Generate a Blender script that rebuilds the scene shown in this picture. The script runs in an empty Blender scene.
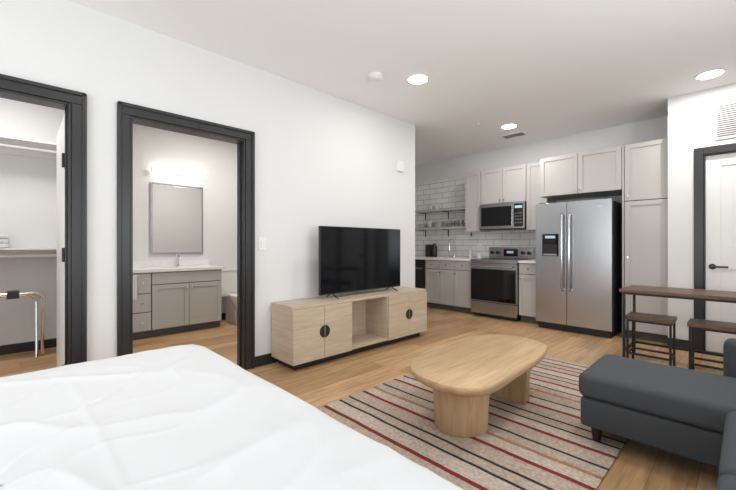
import bpy, bmesh, math, random
from mathutils import Vector, Matrix, noise
random.seed(4)
S=bpy.context.scene
S.view_settings.view_transform='Standard'

# ------------------------------------------------------------ materials
def newmat(name):
    m=bpy.data.materials.new(name); m.use_nodes=True
    nt=m.node_tree; b=nt.nodes['Principled BSDF']
    return m,nt,b
def mat(name,c,r=.5,metal=0.,bump=0.,bscale=200.,spec=None,coat=0.,var=0.):
    m,nt,b=newmat(name)
    b.inputs['Base Color'].default_value=(*c,1); b.inputs['Roughness'].default_value=r
    b.inputs['Metallic'].default_value=metal
    if spec is not None: b.inputs['Specular IOR Level'].default_value=spec
    if coat: b.inputs['Coat Weight'].default_value=coat
    if bump or var:
        tc=nt.nodes.new('ShaderNodeTexCoord'); n=nt.nodes.new('ShaderNodeTexNoise')
        n.inputs['Scale'].default_value=bscale; n.inputs['Detail'].default_value=3
        nt.links.new(tc.outputs['Object'],n.inputs['Vector'])
        if bump:
            bp=nt.nodes.new('ShaderNodeBump'); bp.inputs['Strength'].default_value=bump; bp.inputs['Distance'].default_value=.01
            nt.links.new(n.outputs['Fac'],bp.inputs['Height']); nt.links.new(bp.outputs['Normal'],b.inputs['Normal'])
        if var:
            cr=nt.nodes.new('ShaderNodeValToRGB')
            cr.color_ramp.elements[0].position=.3; cr.color_ramp.elements[1].position=.7
            cr.color_ramp.elements[0].color=(*[k*(1-var) for k in c],1)
            cr.color_ramp.elements[1].color=(*[min(1,k*(1+var)) for k in c],1)
            nt.links.new(n.outputs['Fac'],cr.inputs['Fac']); nt.links.new(cr.outputs['Color'],b.inputs['Base Color'])
    return m
def emis(name,c,s):
    m,nt,b=newmat(name)
    b.inputs['Base Color'].default_value=(*c,1)
    b.inputs['Emission Color'].default_value=(*c,1); b.inputs['Emission Strength'].default_value=s
    return m
def wood(name,c1,c2,scale=(30,2,30),r=.45,bump=.05):
    m,nt,b=newmat(name)
    tc=nt.nodes.new('ShaderNodeTexCoord'); mp=nt.nodes.new('ShaderNodeMapping'); n=nt.nodes.new('ShaderNodeTexNoise')
    mp.inputs['Scale'].default_value=scale; n.inputs['Scale'].default_value=1.; n.inputs['Detail'].default_value=6; n.inputs['Distortion'].default_value=.6
    cr=nt.nodes.new('ShaderNodeValToRGB')
    cr.color_ramp.elements[0].position=.3; cr.color_ramp.elements[1].position=.72
    cr.color_ramp.elements[0].color=(*c1,1); cr.color_ramp.elements[1].color=(*c2,1)
    nt.links.new(tc.outputs['Object'],mp.inputs['Vector']); nt.links.new(mp.outputs['Vector'],n.inputs['Vector'])
    nt.links.new(n.outputs['Fac'],cr.inputs['Fac']); nt.links.new(cr.outputs['Color'],b.inputs['Base Color'])
    b.inputs['Roughness'].default_value=r
    bp=nt.nodes.new('ShaderNodeBump'); bp.inputs['Strength'].default_value=bump; bp.inputs['Distance'].default_value=.005
    nt.links.new(n.outputs['Fac'],bp.inputs['Height']); nt.links.new(bp.outputs['Normal'],b.inputs['Normal'])
    return m
def floor_mat():
    m,nt,b=newmat('oak_planks')
    tc=nt.nodes.new('ShaderNodeTexCoord'); sp=nt.nodes.new('ShaderNodeSeparateXYZ'); cb=nt.nodes.new('ShaderNodeCombineXYZ')
    L=nt.links.new
    L(tc.outputs['Object'],sp.inputs[0]); L(sp.outputs['Y'],cb.inputs['X']); L(sp.outputs['X'],cb.inputs['Y'])
    br=nt.nodes.new('ShaderNodeTexBrick'); br.inputs['Scale'].default_value=1
    br.inputs['Brick Width'].default_value=1.25; br.inputs['Row Height'].default_value=.17
    br.inputs['Mortar Size'].default_value=.0018; br.inputs['Mortar Smooth'].default_value=.2; br.inputs['Bias'].default_value=0
    br.offset=.37
    br.inputs['Color1'].default_value=(.65,.42,.235,1); br.inputs['Color2'].default_value=(.44,.27,.14,1); br.inputs['Mortar'].default_value=(.25,.15,.08,1)
    L(cb.outputs[0],br.inputs['Vector'])
    mp=nt.nodes.new('ShaderNodeMapping'); mp.inputs['Scale'].default_value=(1.6,22,1)
    L(cb.outputs[0],mp.inputs['Vector'])
    n=nt.nodes.new('ShaderNodeTexNoise'); n.inputs['Scale'].default_value=1.3; n.inputs['Detail'].default_value=7; n.inputs['Distortion'].default_value=1.
    L(mp.outputs[0],n.inputs['Vector'])
    cr=nt.nodes.new('ShaderNodeValToRGB'); cr.color_ramp.elements[0].position=.32; cr.color_ramp.elements[1].position=.68
    cr.color_ramp.elements[0].color=(.70,.66,.60,1); cr.color_ramp.elements[1].color=(1.12,1.12,1.12,1)
    L(n.outputs['Fac'],cr.inputs['Fac'])
    mx=nt.nodes.new('ShaderNodeMix'); mx.data_type='RGBA'; mx.blend_type='MULTIPLY'; mx.inputs['Factor'].default_value=1
    L(br.outputs['Color'],mx.inputs[6]); L(cr.outputs['Color'],mx.inputs[7]); L(mx.outputs[2],b.inputs['Base Color'])
    b.inputs['Roughness'].default_value=.36
    return m
def tile_mat():
    m,nt,b=newmat('white_subway_tile')
    L=nt.links.new
    tc=nt.nodes.new('ShaderNodeTexCoord'); sp=nt.nodes.new('ShaderNodeSeparateXYZ'); cb=nt.nodes.new('ShaderNodeCombineXYZ')
    L(tc.outputs['Object'],sp.inputs[0]); L(sp.outputs['X'],cb.inputs['X']); L(sp.outputs['Z'],cb.inputs['Y'])
    br=nt.nodes.new('ShaderNodeTexBrick'); br.inputs['Scale'].default_value=1
    br.inputs['Brick Width'].default_value=.31; br.inputs['Row Height'].default_value=.104
    br.inputs['Mortar Size'].default_value=.004; br.inputs['Mortar Smooth'].default_value=.1
    br.inputs['Color1'].default_value=(.87,.87,.86,1); br.inputs['Color2'].default_value=(.83,.83,.82,1); br.inputs['Mortar'].default_value=(.36,.36,.36,1)
    L(cb.outputs[0],br.inputs['Vector']); L(br.outputs['Color'],b.inputs['Base Color'])
    b.inputs['Roughness'].default_value=.15
    return m
def rug_mat():
    m,nt,b=newmat('striped_rug')
    L=nt.links.new
    tc=nt.nodes.new('ShaderNodeTexCoord'); sp=nt.nodes.new('ShaderNodeSeparateXYZ'); L(tc.outputs['Object'],sp.inputs[0])
    n=nt.nodes.new('ShaderNodeTexNoise'); n.inputs['Scale'].default_value=3.; L(tc.outputs['Object'],n.inputs['Vector'])
    ma=nt.nodes.new('ShaderNodeMath'); ma.operation='MULTIPLY_ADD'; ma.inputs[1].default_value=.025; L(n.outputs['Fac'],ma.inputs[0]); L(sp.outputs['Y'],ma.inputs[2])
    mr=nt.nodes.new('ShaderNodeMapRange'); mr.inputs['From Min'].default_value=1.35; mr.inputs['From Max'].default_value=3.91
    L(ma.outputs[0],mr.inputs['Value'])
    base=(.47,.375,.30); K=(.022,.018,.022); R=(.20,.018,.016); P=(.36,.19,.13); W=(.54,.45,.375)
    st=[(1.43,.018,K),(1.56,.024,R),(1.70,.016,K),(1.79,.016,K),(1.93,.026,R),(2.05,.03,P),(2.16,.016,K),(2.30,.024,R),(2.42,.016,K),
        (2.52,.016,K),(2.66,.024,R),(2.79,.016,K)]
    cr=nt.nodes.new('ShaderNodeValToRGB'); rp=cr.color_ramp; rp.interpolation='CONSTANT'
    while len(rp.elements)>1: rp.elements.remove(rp.elements[-1])
    rp.elements[0].position=0; rp.elements[0].color=(*base,1)
    def add(ramp,st,f):
        for i,(p,w,c) in enumerate(st):
            e=ramp.elements.new(f(p)); e.color=(*c,1)
            e=ramp.elements.new(f(p+w)); e.color=(*(W if i%3==1 else base),1)
    f=lambda p:(p-1.35)/2.56
    add(rp,st,f)
    cr2=nt.nodes.new('ShaderNodeValToRGB'); rp2=cr2.color_ramp; rp2.interpolation='CONSTANT'
    while len(rp2.elements)>1: rp2.elements.remove(rp2.elements[-1])
    rp2.elements[0].position=0; rp2.elements[0].color=(*base,1)
    st2=[(2.93,.03,P),(3.04,.018,K),(3.16,.024,R),(3.28,.016,K),(3.37,.016,K),(3.49,.024,R),(3.60,.018,K),(3.70,.024,R),(3.81,.016,K)]
    add(rp2,st2,f)
    L(mr.outputs[0],cr.inputs[0]); L(mr.outputs[0],cr2.inputs[0])
    gt=nt.nodes.new('ShaderNodeMath'); gt.operation='GREATER_THAN'; gt.inputs[1].default_value=f(2.87); L(mr.outputs[0],gt.inputs[0])
    mx=nt.nodes.new('ShaderNodeMix'); mx.data_type='RGBA'; L(gt.outputs[0],mx.inputs[0]); L(cr.outputs[0],mx.inputs[6]); L(cr2.outputs[0],mx.inputs[7])
    n2=nt.nodes.new('ShaderNodeTexNoise'); n2.inputs['Scale'].default_value=60; n2.inputs['Detail'].default_value=4; L(tc.outputs['Object'],n2.inputs['Vector'])
    c3=nt.nodes.new('ShaderNodeValToRGB'); c3.color_ramp.elements[0].position=.35; c3.color_ramp.elements[1].position=.65
    c3.color_ramp.elements[0].color=(.76,.76,.76,1); c3.color_ramp.elements[1].color=(1.12,1.12,1.12,1); L(n2.outputs['Fac'],c3.inputs[0])
    m2=nt.nodes.new('ShaderNodeMix'); m2.data_type='RGBA'; m2.blend_type='MULTIPLY'; m2.inputs[0].default_value=1
    L(mx.outputs[2],m2.inputs[6]); L(c3.outputs[0],m2.inputs[7]); L(m2.outputs[2],b.inputs['Base Color'])
    b.inputs['Roughness'].default_value=.95
    return m
M=dict(
 wall=mat('wall_paint',(.74,.745,.745),.7,bump=.02,bscale=300),
 ceil=mat('ceiling_paint',(.90,.91,.91),.8,bump=.02,bscale=200),
 trim=mat('black_trim',(.020,.020,.022),.35),
 floor=floor_mat(), tile=tile_mat(), rug=rug_mat(),
 cab=mat('greige_cabinet',(.50,.485,.47),.45),
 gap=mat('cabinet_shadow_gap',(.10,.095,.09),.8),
 white=mat('white_paint',(.80,.80,.80),.4),
 quartz=mat('white_quartz',(.82,.82,.81),.2,var=.03,bscale=20),
 linen=mat('white_linen',(.69,.70,.72),.85,bump=.12,bscale=500),
 steel=mat('brushed_steel',(.47,.48,.50),.27,1.,var=.05,bscale=40),
 steelh=mat('polished_steel',(.7,.7,.72),.18,1.),
 chrome=mat('chrome',(.8,.8,.8),.08,1.),
 blackglass=mat('black_glass',(.006,.006,.008),.06),
 screen=mat('tv_screen',(.005,.006,.008),.08,spec=.3),
 blk=mat('black_plastic',(.015,.015,.016),.4),
 blkm=mat('black_metal',(.02,.02,.022),.45,.3),
 oak=wood('pale_oak',(.48,.38,.285),(.60,.495,.385),(3,3,40)),
 oakh=wood('pale_oak_horizontal',(.48,.38,.285),(.60,.495,.385),(30,3,30)),
 toak=wood('warm_oak',(.44,.28,.145),(.60,.415,.24),(25,2.5,25)),
 toakv=wood('warm_oak_vertical',(.44,.28,.145),(.60,.415,.24),(25,25,2.5)),
 walnut=wood('walnut',(.06,.03,.018),(.17,.09,.05),(4,40,40),.4),
 fabric=mat('charcoal_fabric',(.066,.073,.082),.95,bump=.5,bscale=700,var=.25),
 fabric2=mat('charcoal_fabric_dark',(.045,.051,.058),.95,bump=.5,bscale=700,var=.25),
 led=emis('led_diffuser',(1,.97,.92),20),
 bulb=emis('vanity_light_glow',(1,.94,.86),5),
 mirror=mat('mirror_glass',(.85,.86,.86),.02,1.),
 ceram=mat('ceramic',(.82,.82,.80),.15),
 plate=mat('wall_plate',(.82,.82,.81),.35),
 vent=mat('vent_slot',(.12,.12,.12),.7),
 display=emis('range_display',(.35,.6,.7),.35),
)
mg,nt,b=newmat('clear_glass'); b.inputs['Transmission Weight'].default_value=1; b.inputs['Roughness'].default_value=.02; b.inputs['IOR'].default_value=1.3
b.inputs['Base Color'].default_value=(.95,.97,.97,1); M['glass']=mg

# ------------------------------------------------------------ mesh builder
class B:
    def __init__(s): s.bm=bmesh.new(); s.m=[]
    def mi(s,k):
        if k not in s.m: s.m.append(k)
        return s.m.index(k)
    def face(s,vs,i):
        try:
            f=s.bm.faces.new(vs); f.material_index=i; return f
        except ValueError: return None
    def box(s,x0,x1,y0,y1,z0,z1,k):
        i=s.mi(k); v=[s.bm.verts.new((x,y,z)) for x in(x0,x1) for y in(y0,y1) for z in(z0,z1)]
        for q in((0,1,3,2),(4,6,7,5),(0,4,5,1),(2,3,7,6),(0,2,6,4),(1,5,7,3)): s.face([v[a] for a in q],i)
        return s
    def rings(s,rs,k,cap=True):
        i=s.mi(k); R=[[s.bm.verts.new(p) for p in r] for r in rs]; n=len(R[0])
        for a,b2 in zip(R,R[1:]):
            for j in range(n): s.face([a[j],a[(j+1)%n],b2[(j+1)%n],b2[j]],i)
        if cap:
            s.face(list(reversed(R[0])),i); s.face(R[-1],i)
        return s
    def cyl(s,p0,p1,r,k,r2=None,seg=20):
        return s.tube([p0,p1],[r,r if r2 is None else r2],k,seg)
    def tube(s,pts,r,k,seg=12):
        P=[Vector(p) for p in pts]; rr=r if isinstance(r,(list,tuple)) else [r]*len(P)
        rs=[]; up=None
        for j,p in enumerate(P):
            if j==0: t=P[1]-P[0]
            elif j==len(P)-1: t=P[-1]-P[-2]
            else: t=(P[j+1]-P[j]).normalized()+(P[j]-P[j-1]).normalized()
            t.normalize()
            if up is None:
                up=Vector((0,0,1)) if abs(t.z)<.9 else Vector((1,0,0))
            a=t.cross(up).normalized(); up=a.cross(t).normalized()
            rs.append([p+(a*math.cos(w)+up*math.sin(w))*rr[j] for w in [2*math.pi*q/seg for q in range(seg)]])
        return s.rings(rs,k)
    def lathe(s,c,prof,k,seg=28,sx=1,sy=1):
        return s.rings([[(c[0]+sx*r*math.cos(2*math.pi*q/seg),c[1]+sy*r*math.sin(2*math.pi*q/seg),c[2]+z) for q in range(seg)] for r,z in prof],k)
    def shaker(s,x0,x1,z0,z1,y,k,w=.055,t=.02,rec=.009):
        s.box(x0,x0+w,y,y+t,z0,z1,k); s.box(x1-w,x1,y,y+t,z0,z1,k)
        s.box(x0+w,x1-w,y,y+t,z0,z0+w,k); s.box(x0+w,x1-w,y,y+t,z1-w,z1,k)
        s.box(x0+w,x1-w,y+rec,y+t,z0+w,z1-w,k); return s
    def done(s,name,parent=None,bevel=0,seg=2,rot=None,sub=0,ang=35):
        bmesh.ops.recalc_face_normals(s.bm,faces=s.bm.faces)
        if rot: s.bm.transform(rot)
        me=bpy.data.meshes.new(name); s.bm.to_mesh(me); s.bm.free()
        for k in s.m: me.materials.append(M[k])
        for p in me.polygons: p.use_smooth=True
        me.set_sharp_from_angle(angle=math.radians(ang))
        o=bpy.data.objects.new(name,me); S.collection.objects.link(o)
        if parent: o.parent=parent
        if bevel:
            md=o.modifiers.new('bevel','BEVEL'); md.width=bevel; md.segments=seg; md.limit_method='ANGLE'; md.angle_limit=math.radians(40)
        return o
def empty(name):
    o=bpy.data.objects.new(name,None); S.collection.objects.link(o); o.empty_display_size=.1; return o
ROT=Matrix.Rotation(math.pi/2,4,'Z')   # local -Y front -> world +X front ; local x = world Y ; local y = -world X
def arc(cx,cy,r,a0,a1,n): return [(cx+r*math.cos(math.radians(a0+(a1-a0)*i/n)),cy+r*math.sin(math.radians(a0+(a1-a0)*i/n))) for i in range(n+1)]
def rrect(x0,x1,y0,y1,r,n=10):
    return arc(x1-r,y0+r,r,-90,0,n)+arc(x1-r,y1-r,r,0,90,n)+arc(x0+r,y1-r,r,90,180,n)+arc(x0+r,y0+r,r,180,270,n)

H=2.82; WX=-3.21; WI=WX-.12; YB=6.05; DT=2.12
# ------------------------------------------------------------ shell
B().box(-5.9,1.3,-2.6,6.3,-.1,0,'floor').done('floor')
B().box(-5.9,1.3,-2.6,6.3,H,H+.1,'ceil').done('ceiling')
w=B()
w.box(WI,WX,-2.4,-.66,0,H,'wall').box(WI,WX,-.66,.254,DT,H,'wall').box(WI,WX,.254,.595,0,H,'wall')
w.box(WI,WX,.595,1.50,DT,H,'wall').box(WI,WX,1.50,3.98,0,H,'wall'); w.done('wall_left')
B().box(-5.1,WI,3.86,3.98,0,H,'wall').done('wall_kitchen_partition')
B().box(-5.72,-5.6,.48,3.98,0,H,'wall').done('wall_bathroom')
B().box(-5.6,-5.1,3.86,3.98,0,H,'wall').done('wall_bathroom_side')
B().box(-5.72,WI,.40,.48,0,H,'wall').done('wall_closet_partition')
B().box(-5.52,-5.4,-1.1,.40,0,H,'wall').done('wall_closet')
B().box(-5.4,WI,-1.1,-1.0,0,H,'wall').done('wall_closet_side')
B().box(-5.12,-5.0,3.98,YB,0,H,'wall').done('wall_kitchen_side')
B().box(-5.12,1.1,YB,YB+.12,0,H,'wall').done('wall_back')
w=B(); w.box(-.63,-.33,5.32,5.44,0,H,'wall').box(-.33,.50,5.32,5.44,DT,H,'wall').box(.50,1.1,5.32,5.44,0,H,'wall'); w.done('wall_entry')
w=B(); X0,X1=1.1,1.22
w.box(X0,X1,-2.4,-1.6,0,H,'wall').box(X0,X1,-1.6,.3,0,.6,'wall').box(X0,X1,-1.6,.3,2.4,H,'wall').box(X0,X1,.3,1.1,0,H,'wall')
w.box(X0,X1,1.1,3.0,0,.75,'wall').box(X0,X1,1.1,3.0,2.4,H,'wall').box(X0,X1,3.0,YB+.12,0,H,'wall'); w.done('wall_right')
w=B(); w.box(WI,-2.6,-2.52,-2.4,0,H,'wall').box(-2.6,0.2,-2.52,-2.4,0,.4,'wall').box(-2.6,.2,-2.52,-2.4,2.45,H,'wall').box(.2,1.22,-2.52,-2.4,0,H,'wall'); w.done('wall_near')
def winframe(name,a0,a1,z0,z1,plane,axis):
    w=B(); t=.05
    def bx(p0,p1,q0,q1):
        if axis=='x': w.box(plane,plane+.06,p0,p1,q0,q1,'trim')
        else: w.box(p0,p1,plane-.06,plane,q0,q1,'trim')
    bx(a0,a0+t,z0,z1); bx(a1-t,a1,z0,z1); bx(a0+t,a1-t,z0,z0+t); bx(a0+t,a1-t,z1-t,z1); mid=(a0+a1)/2; bx(mid-t/2,mid+t/2,z0+t,z1-t)
    w.done(name)
winframe('window_1',-1.6,.3,.6,2.4,1.13,'x'); winframe('window_2',1.1,3.0,.75,2.4,1.13,'x'); winframe('window_3',-2.6,.2,.4,2.45,-2.43,'y')

# door casings / jambs on left wall
def casing_left(n,y0,y1):
    c=.078; t=B()
    for (a,b_) in((y0-c,y0),(y1,y1+c)):
        t.box(WX,WX+.022,a,b_,0,DT,'trim')
    t.box(WX,WX+.022,y0-c,y1+c,DT,DT+c,'trim')
    t.box(WX,WX+.034,y0-c-.004,y0-c+.022,0,DT+c,'trim'); t.box(WX,WX+.034,y1+c-.022,y1+c+.004,0,DT+c,'trim'); t.box(WX,WX+.034,y0-c,y1+c,DT+c-.02,DT+c+.006,'trim')
    t.box(WI-.01,WX+.012,y0,y0+.018,0,DT,'trim'); t.box(WI-.01,WX+.012,y1-.018,y1,0,DT,'trim'); t.box(WI-.01,WX+.012,y0+.018,y1-.018,DT-.018,DT,'trim')
    t.box(WI-.03,WI,y0-c,y0,0,DT+c,'trim'); t.box(WI-.03,WI,y1,y1+c,0,DT+c,'trim')
    t.box(-3.285,-3.255,y1-.03,y1-.018,0,DT-.018,'trim')
    t.done('trim_%d'%n,bevel=.003)
casing_left(1,-.66,.254); casing_left(2,.595,1.50)
t=B(); c=.078
t.box(-.33-c,-.33,5.298,5.32,0,DT+c,'trim').box(.50,.50+c,5.298,5.32,0,DT+c,'trim').box(-.33,.50,5.298,5.32,DT,DT+c,'trim')
t.box(-.33,-.318,5.31,5.43,0,DT,'trim').box(.488,.50,5.31,5.43,0,DT,'trim').box(-.318,.488,5.31,5.43,DT-.012,DT,'trim')
t.done('trim_3',bevel=.003)
def bb(name,*a): B().box(*a,0,.10,'trim').done('baseboard_'+name,bevel=.004)
bb('left',WX,WX+.014,1.582,3.98); bb('left_mid',WX,WX+.014,.336,.513); bb('left_end',WI+.01,WX+.014,3.98,3.994)
bb('entry',-.63,-.41,5.306,5.32); bb('bathroom',-5.6,-5.586,2.06,3.86); bb('closet',-5.4,-5.386,-1.0,.40); bb('closet_side',-5.386,-3.4,.386,.40)
bb('bathroom_side',-5.58,-3.4,3.846,3.86)

# doors
def hinge(b_,x,y,z): b_.cyl((x,y,z-.05),(x,y,z+.05),.010,'blk')
d=B()
d.box(-4.20,-3.36,.232,.268,.01,DT-.02,'white')
for z in(.25,1.08,1.75): hinge(d,-3.352,.222,z); d.box(-3.40,-3.345,.228,.233,z-.05,z+.05,'blk')
d.cyl((-4.12,.268,.95),(-4.12,.31,.95),.012,'blk').cyl((-4.12,.305,.95),(-4.0,.305,.95),.009,'blk')
d.done('door_1',bevel=.002)
d=B(); d.box(-4.20,-3.37,.548,.583,.01,DT-.02,'white')
for z in(.25,1.08,1.75): hinge(d,-3.36,.603,z)
d.cyl((-4.12,.548,.95),(-4.12,.51,.95),.012,'blk').cyl((-4.12,.515,.95),(-4.0,.515,.95),.009,'blk')
d.done('door_2',bevel=.002)
d=B(); d.box(-.316,.486,5.352,5.39,.01,DT-.014,'white')
d.shaker(-.316,.486,1.02,DT-.014,5.34,'white',w=.12,t=.012,rec=.009); d.shaker(-.316,.486,.01,1.02,5.34,'white',w=.12,t=.012,rec=.009)
d.cyl((-.262,5.34,.92),(-.262,5.33,.92),.03,'blk').cyl((-.262,5.335,.92),(-.262,5.285,.92),.011,'blk').cyl((-.27,5.287,.92),(-.14,5.287,.92),.010,'blk')
d.done('door_3',bevel=.002)

# ------------------------------------------------------------ wall / ceiling fittings
b=B(); b.box(WX,WX+.006,1.635,1.71,1.10,1.22,'plate'); b.box(WX+.006,WX+.012,1.655,1.69,1.125,1.195,'white'); b.done('light_switch',bevel=.002)
b=B(); b.box(WX,WX+.03,3.60,3.71,2.13,2.26,'plate'); b.box(WX+.03,WX+.034,3.625,3.685,2.20,2.24,'white'); b.done('door_chime',bevel=.006)
b=B(); b.lathe((-2.53,2.53,H),[(.02,-.045),(.05,-.043),(.062,-.03),(.07,-.02),(.07,0)],'white'); b.lathe((-2.53,2.53,H),[(.045,-.0465),(.045,-.044)],'plate'); b.done('smoke_detector')
b=B(); b.lathe((-2.55,4.53,H),[(.006,-.035),(.02,-.022),(.012,-.01),(.035,-.004),(.035,0)],'plate'); b.done('sprinkler_head')
b=B(); b.box(-2.62,-2.28,5.32,5.50,H-.012,H,'white')
for i in range(7): b.box(-2.60,-2.30,5.335+i*.022,5.345+i*.022,H-.014,H-.011,'vent')
b.done('ceiling_vent')
b=B(); b.box(-.245,-.02,5.306,5.32,2.26,2.63,'white')
for i in range(15): b.box(-.225,-.04,5.303,5.308,2.285+i*.022,2.299+i*.022,'vent')
b.done('return_air_grille')
def can(x,y,p):
    o=B(); o.lathe((x,y,H),[(.098,-.008),(.112,-.006),(.115,0)],'white'); o.lathe((x,y,H),[(.094,-.0105),(.094,-.008)],'led')
    o=o.done('recessed_light_seen_or_added')
    l=bpy.data.lights.new('lamp','AREA'); l.shape='DISK'; l.size=.18; l.energy=p; l.color=(1,.96,.90)
    lo=bpy.data.objects.new('lamp',l); lo.location=(x,y,H-.02); S.collection.objects.link(lo); lo.parent=o
for x,y,p in((-2.295,2.89,8),(-2.32,4.96,15),(-.256,4.87,14),(-.3,2.6,11),(-1.3,.6,3),(-1.5,-1.4,5)): can(x,y,p)  # last three cans are added out of view to brighten the room

# ------------------------------------------------------------ kitchen
YF=5.38; YW=YB-.002
def knob(b_,x,y,z): b_.cyl((x,y,z),(x,y-.018,z),.005,'steelh',seg=10); b_.cyl((x,y-.018,z),(x,y-.028,z),.013,'steelh',seg=14)
def pull(b_,x0,z0,x1,z1,y,k='steelh'):
    b_.cyl((x0,y,z0),(x0,y-.03,z0),.004,k,seg=8); b_.cyl((x1,y,z1),(x1,y-.03,z1),.004,k,seg=8)
    b_.cyl((x0,y-.03,z0),(x1,y-.03,z1),.005,k,seg=10)
def base_cab(name,x0,x1,doors):
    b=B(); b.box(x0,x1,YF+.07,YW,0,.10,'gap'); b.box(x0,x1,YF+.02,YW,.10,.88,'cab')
    b.box(x0+.004,x1-.004,YF+.018,YF+.021,.105,.875,'gap')
    n=doors; w_=(x1-x0)/n
    for i in range(n):
        a=x0+i*w_+.004; e=x0+(i+1)*w_-.004
        b.box(a,e,YF,YF+.02,.725,.872,'cab'); b.shaker(a,e,.108,.715,YF,'cab')
        knob(b,(a+e)/2,YF,.80)
        kx=e-.03 if (i==0 and n>1) else a+.03
        knob(b,kx,YF,.66)
    return b.done(name,bevel=.002)
base_cab('kitchen_base_cabinet',-4.10,-3.49,2); base_cab('kitchen_base_cabinet',-3.488,-3.142,1); base_cab('kitchen_base_cabinet',-2.368,-2.075,1)
b=B(); b.box(-4.70,-4.104,YF+.07,YW,0,.10,'blk'); b.box(-4.70,-4.104,YF+.02,YW,.10,.88,'blk'); b.box(-4.695,-4.109,YF-.005,YF+.02,.11,.76,'blkm'); b.box(-4.695,-4.109,YF-.005,YF+.02,.765,.872,'blackglass'); pull(b,-4.65,.72,-4.15,.72,YF-.005); b.done('dishwasher',bevel=.002)
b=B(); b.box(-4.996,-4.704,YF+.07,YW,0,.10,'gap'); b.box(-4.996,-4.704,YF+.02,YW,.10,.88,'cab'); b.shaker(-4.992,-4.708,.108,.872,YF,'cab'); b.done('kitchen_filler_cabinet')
b=B()
b.box(-4.996,-4.05,YF-.03,YW,.882,.918,'quartz').box(-3.60,-3.142,YF-.03,YW,.882,.918,'quartz').box(-4.05,-3.60,YF-.03,YF+.12,.882,.918,'quartz').box(-4.05,-3.60,5.86,YW,.882,.918,'quartz')
b.box(-4.05,-3.60,5.50,5.86,.882,.888,'steel'); b.done('kitchen_countertop',bevel=.003)
b=B(); b.box(-2.368,-2.075,YF-.03,YW,.882,.918,'quartz'); b.done('kitchen_countertop',bevel=.003)
b=B(); fx,fy=-3.83,5.92
b.lathe((fx,fy,.918),[(.028,0),(.028,.03),(.018,.04)],'chrome'); b.tube([(fx,fy,.93),(fx,fy,1.18)]+[(fx,fy-.08+.08*math.cos(a),1.18+.08*math.sin(a)) for a in [math.radians(q) for q in range(15,181,15)]]+[(fx,fy-.16,1.10)],.012,'chrome'); b.cyl((fx,fy-.16,1.12),(fx,fy-.16,1.05),.016,'chrome'); b.cyl((fx,fy,.98),(fx+.07,fy,1.02),.007,'chrome'); b.done('kitchen_faucet')
B().box(-4.996,-3.46,YB-.010,YB-.001,.918,2.43,'tile').box(-3.46,-2.07,YB-.010,YB-.001,.918,1.42,'tile').done('tile_backsplash')
def upper(name,x0,x1,z0,z1,doors,yf,yb=YB-.012):
    b=B(); b.box(x0,x1,yf+.02,yb,z0,z1,'cab'); b.box(x0+.004,x1-.004,yf+.018,yf+.021,z0+.004,z1-.004,'gap'); w_=(x1-x0)/doors
    for i in range(doors):
        a=x0+i*w_+.003; e=x0+(i+1)*w_-.003
        b.shaker(a,e,z0+.003,z1-.003,yf,'cab')
        kx=e-.028 if (doors==2 and i==0) else a+.028
        knob(b,kx,yf,z0+.05)
    return b.done(name,bevel=.002)
UY=5.68
upper('kitchen_upper_cabinet',-3.455,-3.155,1.38,2.41,1,UY)
upper('kitchen_upper_cabinet',-3.15,-2.385,1.835,2.41,2,UY)
upper('kitchen_upper_cabinet',-2.38,-2.075,1.38,2.41,1,UY)
upper('kitchen_upper_cabinet',-2.07,-1.085,1.84,2.39,2,5.40)
b=B(); b.box(-1.08,-1.062,5.40,YW,0,2.39,'cab'); b.done('fridge_side_panel')
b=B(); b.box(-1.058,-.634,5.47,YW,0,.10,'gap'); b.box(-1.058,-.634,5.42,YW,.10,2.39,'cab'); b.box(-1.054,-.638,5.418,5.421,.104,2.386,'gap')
b.shaker(-1.055,-.640,.108,1.685,5.40,'cab'); b.shaker(-1.055,-.640,1.695,2.385,5.40,'cab'); knob(b,-1.02,5.40,1.0); knob(b,-1.02,5.40,1.75); b.done('pantry_cabinet',bevel=.002)

# microwave
b=B(); x0,x1=-3.148,-2.388; y=5.63
b.box(x0,x1,y+.02,YB-.012,1.40,1.83,'blk'); b.box(x0,x1,y,y+.02,1.415,1.83,'steel')
b.box(x0+.03,x1-.20,y-.003,y+.01,1.46,1.775,'blackglass'); b.box(x1-.165,x1-.02,y-.003,y+.01,1.44,1.80,'blackglass')
b.box(x1-.15,x1-.035,y-.005,y,1.73,1.77,'display')
for i in range(4):
    for j in range(3): b.box(x1-.15+j*.042,x1-.12+j*.042,y-.005,y,1.49+i*.05,1.515+i*.05,'vent')
pull(b,x1-.185,1.46,x1-.185,1.78,y); b.box(x0,x1,y+.005,y+.02,1.40,1.415,'blk'); b.done('over_range_microwave',bevel=.002)

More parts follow.
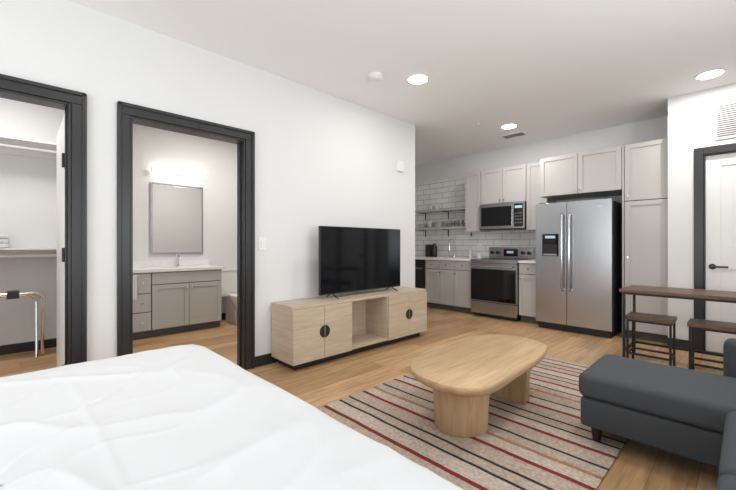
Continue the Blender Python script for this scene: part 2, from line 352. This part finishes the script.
# range
b=B(); x0,x1=-3.136,-2.374; y=5.33
b.box(x0,x1,y+.03,YB-.03,.05,.905,'blk'); b.box(x0+.03,x1-.03,y+.06,YB-.1,0,.05,'blk')
b.box(x0,x1,y,y+.03,.06,.245,'steel'); b.box(x0,x1,y-.01,y+.03,.255,.86,'steel'); b.box(x0+.012,x1-.012,y-.013,y,.27,.77,'blackglass')
b.box(x0,x1,y,y+.03,.865,.905,'steel'); b.box(x0,x1,y-.012,YB-.03,.905,.925,'blackglass'); b.box(x0,x1,y-.016,y,.895,.922,'steel')
b.cyl((x0+.05,y-.05,.815),(x1-.05,y-.05,.815),.013,'steelh'); b.cyl((x0+.08,y,.815),(x0+.08,y-.05,.815),.008,'steelh'); b.cyl((x1-.08,y,.815),(x1-.08,y-.05,.815),.008,'steelh')
b.box(x0,x1,YB-.11,YB-.015,.925,1.11,'steel'); b.box(-2.87,-2.63,YB-.116,YB-.11,.96,1.08,'blackglass'); b.box(-2.81,-2.70,YB-.119,YB-.114,1.01,1.05,'display')
for kx in(-3.07,-2.97,-2.54,-2.44): b.cyl((kx,YB-.11,1.02),(kx,YB-.145,1.02),.027,'blk')
for (cx,cy,r) in((-2.95,5.50,.10),(-2.56,5.50,.08),(-2.95,5.78,.08),(-2.56,5.78,.10)): b.lathe((cx,cy,.925),[(r,0),(r,.0012),(r-.006,.0012),(r-.006,0)],'vent')
b.done('electric_range',bevel=.002)

# fridge
b=B(); x0,x1=-2.05,-1.145; yf=5.20
b.box(x0+.005,x1-.005,yf+.075,5.93,.03,1.70,'blkm'); b.box(x0+.02,x1-.02,yf+.06,yf+.12,.0,.09,'blk')
xm=x0+.40
b.box(x0,xm-.003,yf,yf+.07,.095,1.72,'steel'); b.box(xm+.003,x1,yf,yf+.07,.095,1.72,'steel')
b.box(x0+.03,x0+.10,yf+.05,yf+.14,1.70,1.735,'blk'); b.box(x1-.10,x1-.03,yf+.05,yf+.14,1.70,1.735,'blk')
for fxx in(x0+.08,x1-.08): b.cyl((fxx,yf+.1,0),(fxx,yf+.1,.05),.02,'blk'); b.cyl((fxx,5.85,0),(fxx,5.85,.05),.02,'blk')
b.box(x0+.09,x0+.30,yf-.004,yf+.01,1.0,1.30,'blackglass'); b.box(x0+.11,x0+.28,yf-.006,yf,1.02,1.16,'blk'); b.box(x0+.13,x0+.26,yf-.007,yf-.004,1.24,1.275,'display'); b.box(x0+.11,x0+.28,yf-.02,yf,1.01,1.03,'steelh')
b.box(x1-.16,x1-.10,yf-.003,yf,1.62,1.64,'steelh')
for hx in(xm-.045,xm+.045):
    b.tube([(hx,yf,.55),(hx,yf-.045,.57),(hx,yf-.06,.70),(hx,yf-.062,1.05),(hx,yf-.06,1.42),(hx,yf-.045,1.54),(hx,yf,1.56)],.016,'steelh')
b.done('refrigerator',bevel=.006,seg=3)

# open shelves with ware
for nm,z in(('kitchen_shelf',1.80),('kitchen_shelf',1.45)):
    b=B(); b.box(-4.70,-3.475,5.78,YB-.012,z,z+.04,'cab')
    for sx in(-4.6,-4.05,-3.55): b.box(sx,sx+.02,5.82,YB-.012,z-.012,z,'blkm'); b.box(sx,sx+.02,YB-.02,YB-.012,z-.14,z-.01,'blkm')
    b.done(nm,bevel=.002)
def glass(x,y,z,h=.12,r=.034): B().lathe((x,y,z),[(r*.8,0),(r,h),(r-.003,h),(r*.8-.003,.006)],'glass',seg=16).done('drinking_glass')
for i in range(6): glass(-3.98+i*.085,5.84,1.491)
for i in range(4): glass(-3.93+i*.1,5.95,1.491,.14)
def plates(x,y,z,n,r=.11):
    b=B()
    for i in range(n): b.lathe((x,y,z+i*.014),[(r*.55,0),(r,.010),(r,.014),(r*.5,.006)],'ceram')
    b.done('plate_stack')
def bowls(x,y,z,n):
    b=B()
    for i in range(n): b.lathe((x,y,z+i*.03),[(.035,0),(.07,.05),(.066,.05),(.03,.006)],'ceram')
    b.done('bowl_stack')
plates(-4.16,5.89,1.491,8); bowls(-4.36,5.89,1.491,4); plates(-4.55,5.89,1.491,6,.09)
for x in(-4.35,-4.20): bowls(x,5.89,1.841,2)
def mug(x,y,z):
    b=B(); b.lathe((x,y,z),[(.035,0),(.04,.01),(.04,.085),(.036,.085),(.034,.01)],'ceram'); b.tube([(x+.038,y,z+.065),(x+.06,y,z+.06),(x+.062,y,z+.035),(x+.038,y,z+.025)],.005,'ceram',seg=8); b.done('coffee_mug')
b=B(); b.lathe((-4.24,5.85,.918),[(.05,0),(.055,.02),(.055,.2),(.03,.24),(.0301,.26)],'blk'); b.box(-4.42,-4.30,5.80,5.98,.9185,1.16,'blk') ; b.done('coffee_maker',bevel=.004)
b=B(); b.lathe((-3.50,5.93,.918),[(.03,0),(.032,.12),(.012,.15),(.012,.18)],'ceram'); b.done('soap_bottle')
b=B(); b.box(-2.30,-2.14,5.70,5.86,.9185,.93,'oakh'); b.done('cutting_board',bevel=.003)
mug(-3.30,5.90,.9185)
b=B(); b.box(-3.42,-3.34,YB-.016,YB-.010,1.08,1.20,'plate'); b.done('outlet_plate')
b=B(); b.box(-2.26,-2.18,YB-.016,YB-.010,1.08,1.20,'plate'); b.done('outlet_plate')

# ------------------------------------------------------------ media console + TV
b=B(); a0,a1=1.758,3.715; f,bk=2.82,3.19; z0,z1=.07,.595
b.box(a0,a1,f,bk,z1-.028,z1,'oakh'); b.box(a0,a0+.025,f,bk,z0,z1-.028,'oak'); b.box(a1-.025,a1,f,bk,z0,z1-.028,'oak'); b.box(a0+.025,a1-.025,f+.02,bk,z0,z0+.025,'oakh')
b.box(a0+.025,a1-.025,bk-.012,bk,z0+.025,z1-.028,'oakh')
for p in(2.457,3.012): b.box(p-.012,p+.012,f+.004,bk-.012,z0+.025,z1-.028,'oak')
b.box(a0+.06,a1-.06,f+.05,bk-.03,0,z0,'blk')
b.box(2.445,3.024,f,f+.02,z0,z0+.03,'oakh')
for l,r_ in((a0+.002,2.457),(3.012,a1-.002)):
    mid=(l+r_)/2
    for p,q in((l,mid-.002),(mid+.002,r_)): b.box(p,q,f-.018,f,z0,z1-.03,'oak')
    n=28
    b.rings([[(mid+.06*math.cos(2*math.pi*i/n),f-.018-dy,.325+.06*math.sin(2*math.pi*i/n)) for i in range(n)] for dy in(0,.005)],'blk')
    b.box(mid-.0025,mid+.0025,f-.0235,f-.018,.265,.385,'oak')
b.done('media_console',bevel=.0015,rot=ROT)
b=B(); a0,a1=2.20,3.43; f=3.00; z0,z1=.635,1.345
b.box(a0,a1,f,f+.03,z0,z1,'blk'); b.box(a0+.008,a1-.008,f-.002,f,z0+.016,z1-.008,'screen'); b.box(a0+.2,a1-.2,f+.03,f+.065,z0+.05,z1-.25,'blk')
for p in(a0+.16,a1-.16):
    for dy in(-.11,.09): b.tube([(p,f+.015,z0+.01),(p,f+.015+dy*.5,z0-.015),(p,f+.015+dy,z0-.034)],.006,'blk',seg=8)
b.done('television',bevel=.002,rot=ROT)

# ------------------------------------------------------------ bathroom
e=B(); a0,a1=.72,2.04; f=5.09; zt=.85
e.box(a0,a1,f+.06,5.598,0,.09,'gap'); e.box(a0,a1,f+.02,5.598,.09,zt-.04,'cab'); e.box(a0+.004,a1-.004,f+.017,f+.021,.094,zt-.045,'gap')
for z_a,z_b in((.10,.32),(.33,.55),(.56,.80)): e.box(a0+.004,1.168,f,f+.02,z_a,z_b,'cab'); knob(e,1.07,f,(z_a+z_b)/2)
e.box(1.18,a1-.004,f,f+.02,.66,.80,'cab')
m_=(1.18+a1)/2
e.shaker(1.18,m_-.003,.10,.65,f,'cab'); e.shaker(m_+.003,a1-.004,.10,.65,f,'cab'); knob(e,m_-.035,f,.60); knob(e,m_+.035,f,.60)
e.box(a0-.01,a1+.012,f-.02,5.598,zt-.038,zt,'quartz'); e.box(a0-.01,a1+.012,5.58,5.598,zt,zt+.09,'quartz')
e.lathe((1.60,5.34,zt-.0),[(.20,.0),(.205,.003),(.19,.003),(.17,.001)],'ceram',sy=.75)
e.done('bathroom_vanity',bevel=.002,rot=ROT)
e=B(); e.lathe((1.60,5.53,zt),[(.025,.001),(.02,.02),(.014,.03),(.012,.14)],'steelh'); e.tube([(1.60,5.53,zt+.13),(1.60,5.48,zt+.15),(1.60,5.42,zt+.13)],.010,'steelh'); e.cyl((1.60,5.53,zt+.14),(1.60,5.55,zt+.18),.006,'steelh'); e.done('bathroom_faucet',rot=ROT)
e=B(); e.box(1.27,1.96,5.575,5.598,1.02,2.0,'steel'); e.box(1.295,1.935,5.571,5.576,1.045,1.975,'mirror'); e.done('bathroom_mirror',bevel=.002,rot=ROT)
e=B(); e.box(1.40,1.85,5.58,5.598,2.145,2.195,'steelh'); e.box(1.58,1.66,5.545,5.58,2.15,2.19,'steelh'); e.cyl((1.28,5.52,2.17),(1.97,5.52,2.17),.030,'bulb')
e.cyl((1.27,5.52,2.17),(1.28,5.52,2.17),.033,'steelh'); e.cyl((1.97,5.52,2.17),(1.98,5.52,2.17),.033,'steelh'); e.done('vanity_light',rot=ROT)
e=B(); tc_=2.36
e.box(tc_-.21,tc_+.21,5.40,5.585,.38,.76,'ceram'); e.box(tc_-.22,tc_+.22,5.39,5.59,.76,.79,'ceram')
e.lathe((tc_,5.12,0),[(.11,0),(.10,.06),(.09,.18),(.13,.28),(.18,.37),(.185,.40),(.19,.405),(.19,.43),(.17,.44)],'ceram',sy=1.35); e.box(tc_-.1,tc_+.1,5.15,5.5,0,.38,'ceram')
e.done('toilet',bevel=.012,seg=3,rot=ROT)
# hand towel on a small bar fixed to the vanity front
e=B(); e.cyl((.84,5.045,.775),(1.03,5.045,.775),.006,'steelh',seg=10)
for xx in(.845,1.025): e.cyl((xx,5.045,.775),(xx,5.09,.775),.005,'steelh',seg=8)
e.box(.865,1.005,5.030,5.038,.50,.785,'linen'); e.box(.865,1.005,5.052,5.060,.54,.785,'linen'); e.box(.865,1.005,5.030,5.060,.781,.789,'linen')
e.done('hand_towel',bevel=.003,rot=ROT)

# ------------------------------------------------------------ closet
for z,nm in((2.20,'closet_shelf'),(1.10,'closet_shelf')):
    e=B(); e.box(-5.399,-5.02,-.998,.38,z,z+.02,'white'); e.box(-5.399,-5.38,-.998,.38,z-.09,z,'white'); e.box(-5.38,-5.02,.362,.38,z-.09,z,'white')
    e.cyl((-5.10,-.998,z-.06),(-5.10,.36,z-.06),.016,'white'); e.done(nm,bevel=.002)
e=B()
for i in range(3): e.rings([[(x,y,1.122+i*.045+dz) for x,y in rrect(-5.33+q,-5.06-q,-.36+q,-.08-q,.02,4)] for dz,q in((0,.012),(.01,0),(.032,0),(.042,.012))],'linen')
e.done('folded_towels')
e=B()
def ubar(x0,x1,ya,yb,h):
    r=.08; pts=[(x0,ya,.017),(x1,ya,h-r)]
    for a in range(0,91,15): pts.append((x1,ya+r-r*math.cos(math.radians(a)),h-r+r*math.sin(math.radians(a))))
    for a in range(90,-1,-15): pts.append((x1,yb-r+r*math.cos(math.radians(a)),h-r+r*math.sin(math.radians(a))))
    pts.append((x0,yb,.017)); return pts
e.tube(ubar(-5.10,-5.02,-.42,.17,.665),.017,'chrome'); e.tube(ubar(-4.98,-5.10,-.38,.12,.64),.014,'chrome')
for yy in(-.30,-.05): e.box(-5.13,-4.99,yy-.045,yy+.045,.62,.69,'blk')
e.done('luggage_rack')

# ------------------------------------------------------------ bed
bed=empty('bed')
b=B(); bx0,bx1,by0,by1=-2.13,-.08,-.80,.742
out=rrect(bx0,bx1,by0,by1,.16,12)
def resample(P,n):
    P=[Vector((p[0],p[1])) for p in P]; P.append(P[0]); L=[0]
    for a,c_ in zip(P,P[1:]): L.append(L[-1]+(c_-a).length)
    R=[];j=0
    for i in range(n):
        t_=L[-1]*i/n
        while L[j+1]<t_: j+=1
        k=(t_-L[j])/max(1e-9,L[j+1]-L[j]); R.append(P[j].lerp(P[j+1],k))
    return R
out=resample(out,300); cen=Vector(((bx0+bx1)/2,(by0+by1)/2)); nout=[]
for i in range(300):
    t_=(out[(i+1)%300]-out[i-1]).normalized(); nout.append(Vector((t_.y,-t_.x)))
rs=[]; NT=90
def wr(x,y):
    a=noise.noise(Vector((x*1.6+.7*y,y*2.2,.3)))*.012
    r_=1-abs(noise.noise(Vector((x*2.1-y*1.2,y*2.6+x*.8,5.))))*2
    c2=1-abs(noise.noise(Vector((x*4.1+y*2.2,y*3.4,9.))))*2
    f1=math.exp(-((y-.18-.02*x)/.010)**2)*.003; f2=math.exp(-((x+1.45)/.012)**2)*.002
    return a+max(0,r_)**5*.009+max(0,c2)**7*.005+f1+f2
for q in range(NT+1):
    s_=max(.004,q/NT)
    ring=[]
    for i in range(300):
        p=cen+((out[i]-nout[i]*.07)-cen)*s_
        edge=max(0,s_-.75)/.25
        ring.append((p.x,p.y,.625+wr(p.x,p.y)*(1-.4*edge)-.008*edge**2))
    rs.append(ring)
for q in range(1,7):
    a=math.radians(15*q); ring=[]
    for i in range(300):
        p=out[i]-nout[i]*.07*(1-math.sin(a)); ring.append((p.x,p.y,.617-.07*(1-math.cos(a))+wr(p.x,p.y)*.6))
    rs.append(ring)
for q in range(1,12):
    z=.547-q*.03; ring=[]
    for i in range(300):
        p=out[i]+nout[i]*(.010*math.sin(i*.33+.7*math.sin(i*.11))*q/11+.002*q); ring.append((p.x,p.y,z))
    rs.append(ring)
b.rings(rs,'linen',cap=False)
b.done('duvet',parent=bed,ang=80)
b=B(); b.rings([[(x,y,z) for x,y in rrect(bx0+.05,bx1-.05,by0+.05,by1-.05,.1)] for z in(.28,.53)],'linen'); b.done('mattress',parent=bed)
b=B(); b.box(bx0+.04,bx1-.04,by0+.04,by1-.04,.14,.28,'blkm')
for x in(bx0+.12,bx1-.12):
    for y in(by0+.12,by1-.12): b.box(x-.03,x+.03,y-.03,y+.03,0,.14,'blk')
b.done('frame',parent=bed,bevel=.004)

# ------------------------------------------------------------ rug
b=B(); b.rings([[(x,y,z) for x,y in rrect(-2.08,-.49,1.35,3.90,.01,3)] for z in(.001,.010)],'rug'); b.done('area_rug',bevel=.002)

# ------------------------------------------------------------ coffee table
b=B(); RZ=.0115
CP=[(-1.52,1.84),(-1.38,1.70),(-1.19,1.655),(-1.03,1.71),(-.955,1.87),(-.965,2.20),(-.975,2.52),(-1.03,2.82),(-1.14,2.96),(-1.32,2.99),(-1.50,2.90),(-1.60,2.66),(-1.62,2.40),(-1.60,2.10)]
def catmull(P,k=10):
    R=[];n=len(P)
    for i in range(n):
        p0,p1,p2,p3=[Vector(P[(i+j-1)%n]) for j in range(4)]
        for s_ in range(k):
            t_=s_/k; v=.5*((2*p1)+(p2-p0)*t_+(2*p0-5*p1+4*p2-p3)*t_*t_+(3*p1-p0-3*p2+p3)*t_**3); R.append((v.x,v.y))
    return R
TOP=catmull(CP)
prof=[(.92,.330),(.955,.336),(.985,.352),(.998,.370),(1.0,.380),(.992,.390),(.977,.394)]
b.rings([[(-1.28+(x+1.28)*s_,2.32+(y-2.32)*s_,z) for x,y in TOP] for s_,z in prof],'toak')
def leg(cy,sgn):
    P=[]; n=30
    for i in range(n+1):
        a=math.pi*i/n
        P.append((.17*math.cos(a),sgn*(.22*math.sin(a)**.85)))
    return [(-1.26+x,cy+y) for x,y in (P if sgn>0 else P[::-1])]
for cy,sg in((2.06,-1),(2.60,1)):
    P=leg(cy,sg); b.rings([[(-1.26+(x+1.26)*s_,cy+(y-cy)*s_,z) for x,y in P] for s_,z in((.93,RZ),(.96,.02),(.99,.15),(1.06,.333))],'toakv')
b.done('coffee_table',ang=40)

# ------------------------------------------------------------ sectional sofa
sofa=empty('sectional_sofa')
def soft2(name,x0,x1,y0,y1,z0,z1,k='fabric',r=.05,puff=.012):
    o=B(); rs=[]; n=6
    for i in range(n+1):
        a=math.radians(90*i/n); rs.append((r*(1-math.sin(a)),z0+r*(1-math.cos(a))))
    for i in range(n+1):
        a=math.radians(90*i/n); rs.append((r*(1-math.cos(a)),z1-r*(1-math.sin(a))))
    for ins in(.03,.08,.14,.20): rs.append((r+ins,z1+puff*min(1,ins/.16)))
    R=[]
    for ins,z in rs:
        m_=min(ins,min(x1-x0,y1-y0)/2-.02)
        R.append([(x,y,z) for x,y in rrect(x0+m_,x1-m_,y0+m_,y1-m_,max(.004,r*1.1-m_*.8),6)])
    o.rings(R,k); return o.done(name,parent=sofa,ang=60)
soft2('chaise_base',-.68,.60,2.36,2.93,.10,.265,'fabric',.02,0)
soft2('chaise_cushion',-.69,.58,2.35,2.93,.267,.405,'fabric',.035,.012)
soft2('seat_base',-.06,.95,1.05,2.355,.10,.265,'fabric',.02,0)
soft2('seat_cushion_1',-.07,.62,1.70,2.345,.267,.405,'fabric',.035,.012)
soft2('seat_cushion_2',-.07,.62,1.06,1.695,.267,.405,'fabric',.035,.012)
soft2('arm_far',-.10,.95,2.935,3.08,.10,.60,'fabric2',.04,0)
soft2('back_rest',.76,.95,1.05,2.93,.265,.70,'fabric',.05,0)
soft2('back_cushion_1',.56,.755,2.36,2.92,.42,.80,'fabric',.06,.02)
soft2('back_cushion_2',.56,.755,1.70,2.34,.42,.80,'fabric',.06,.02)
soft2('back_cushion_3',.56,.755,1.06,1.69,.42,.80,'fabric',.06,.02)
o=B()
for x,y in((-.61,2.43),(-.61,2.86),(.88,1.12),(.02,1.12),(.88,3.0),(-.02,3.0)): o.lathe((x,y,.0),[(.02,.012 if x<-.5 else 0),(.032,.10)],'blk',seg=14)
o.done('feet',parent=sofa)

# ------------------------------------------------------------ bar table + stools
b=B(); tx0,tx1,ty0,ty1,tz=-.86,.45,4.18,4.72,.725
b.box(tx0,tx1,ty0,ty1,tz-.028,tz,'walnut')
L_=.022
for x in(tx0+.02,tx1-.02-L_):
    for y in(ty0+.03,ty1-.03-L_): b.box(x,x+L_,y,y+L_,0,tz-.028,'blkm')
    b.box(x,x+L_,ty0+.05,ty1-.05,tz-.05,tz-.028,'blkm'); b.box(x,x+L_,ty0+.05,ty1-.05,.12,.12+L_,'blkm')
for y in(ty0+.03,ty1-.03-L_): b.box(tx0+.04,tx1-.04,y,y+L_,tz-.05,tz-.028,'blkm')
b.box(tx0+.04,tx1-.04,ty1-.052,ty1-.03,.12,.142,'blkm')
b.done('dining_table',bevel=.002)
def stool(cx,cy):
    b=B(); w_,d_,h=.18,.14,.47
    b.box(cx-w_,cx+w_,cy-d_,cy+d_,h-.035,h,'walnut'); l=.018
    for x in(cx-w_+.01,cx+w_-.01-l):
        for y in(cy-d_+.01,cy+d_-.01-l): b.box(x,x+l,y,y+l,0,h-.035,'blkm')
        b.box(x,x+l,cy-d_+.03,cy+d_-.03,h-.055,h-.035,'blkm'); b.box(x,x+l,cy-d_+.03,cy+d_-.03,.10,.118,'blkm')
    for y in(cy-d_+.01,cy+d_-.01-l): b.box(cx-w_+.03,cx+w_-.03,y,y+l,h-.055,h-.035,'blkm'); b.box(cx-w_+.03,cx+w_-.03,y,y+l,.10,.118,'blkm')
    b.done('stool',bevel=.002)
stool(-.645,4.37); stool(-.19,4.37)

# ------------------------------------------------------------ lights
def area(name,loc,rot,sx,sy,p,c=(1,1,1)):
    l=bpy.data.lights.new(name,'AREA'); l.shape='RECTANGLE'; l.size=sx; l.size_y=sy; l.energy=p; l.color=c
    o=bpy.data.objects.new(name,l); o.location=loc; o.rotation_euler=rot; S.collection.objects.link(o)
R90=math.pi/2
area('window_daylight',(1.50,-.65,1.35),(0,R90+.6,0),1.8,1.9,38,(.95,.98,1))
area('window_daylight',(1.50,2.05,1.40),(0,R90+.55,0),1.6,1.9,62,(.95,.98,1))
area('window_daylight',(-1.2,-2.95,1.25),(R90+.5,0,0),2.8,2.0,80,(.95,.98,1))
area('bathroom_fill',(-4.5,2.0,2.78),(0,0,0),.5,.5,27,(1,.95,.89))  # added fill under the ceiling, no fixture; lifts the bathroom beyond the vanity bar
area('closet_fill',(-4.4,-.3,2.78),(0,0,0),.5,.5,20,(1,.95,.90))  # unseen fill added to brighten the closet walls, no fixture
W=bpy.data.worlds.new('world'); S.world=W; W.use_nodes=True
W.node_tree.nodes['Background'].inputs[0].default_value=(.88,.94,1,1); W.node_tree.nodes['Background'].inputs[1].default_value=1.0

# ------------------------------------------------------------ camera
cd=bpy.data.cameras.new('camera'); cam=bpy.data.objects.new('camera',cd); S.collection.objects.link(cam); S.camera=cam
cd.sensor_width=36; cd.lens=363.6/736*36; cd.clip_start=.02
cam.location=(0,0,1.15); cam.rotation_euler=(math.pi/2,0,math.radians(46.26))
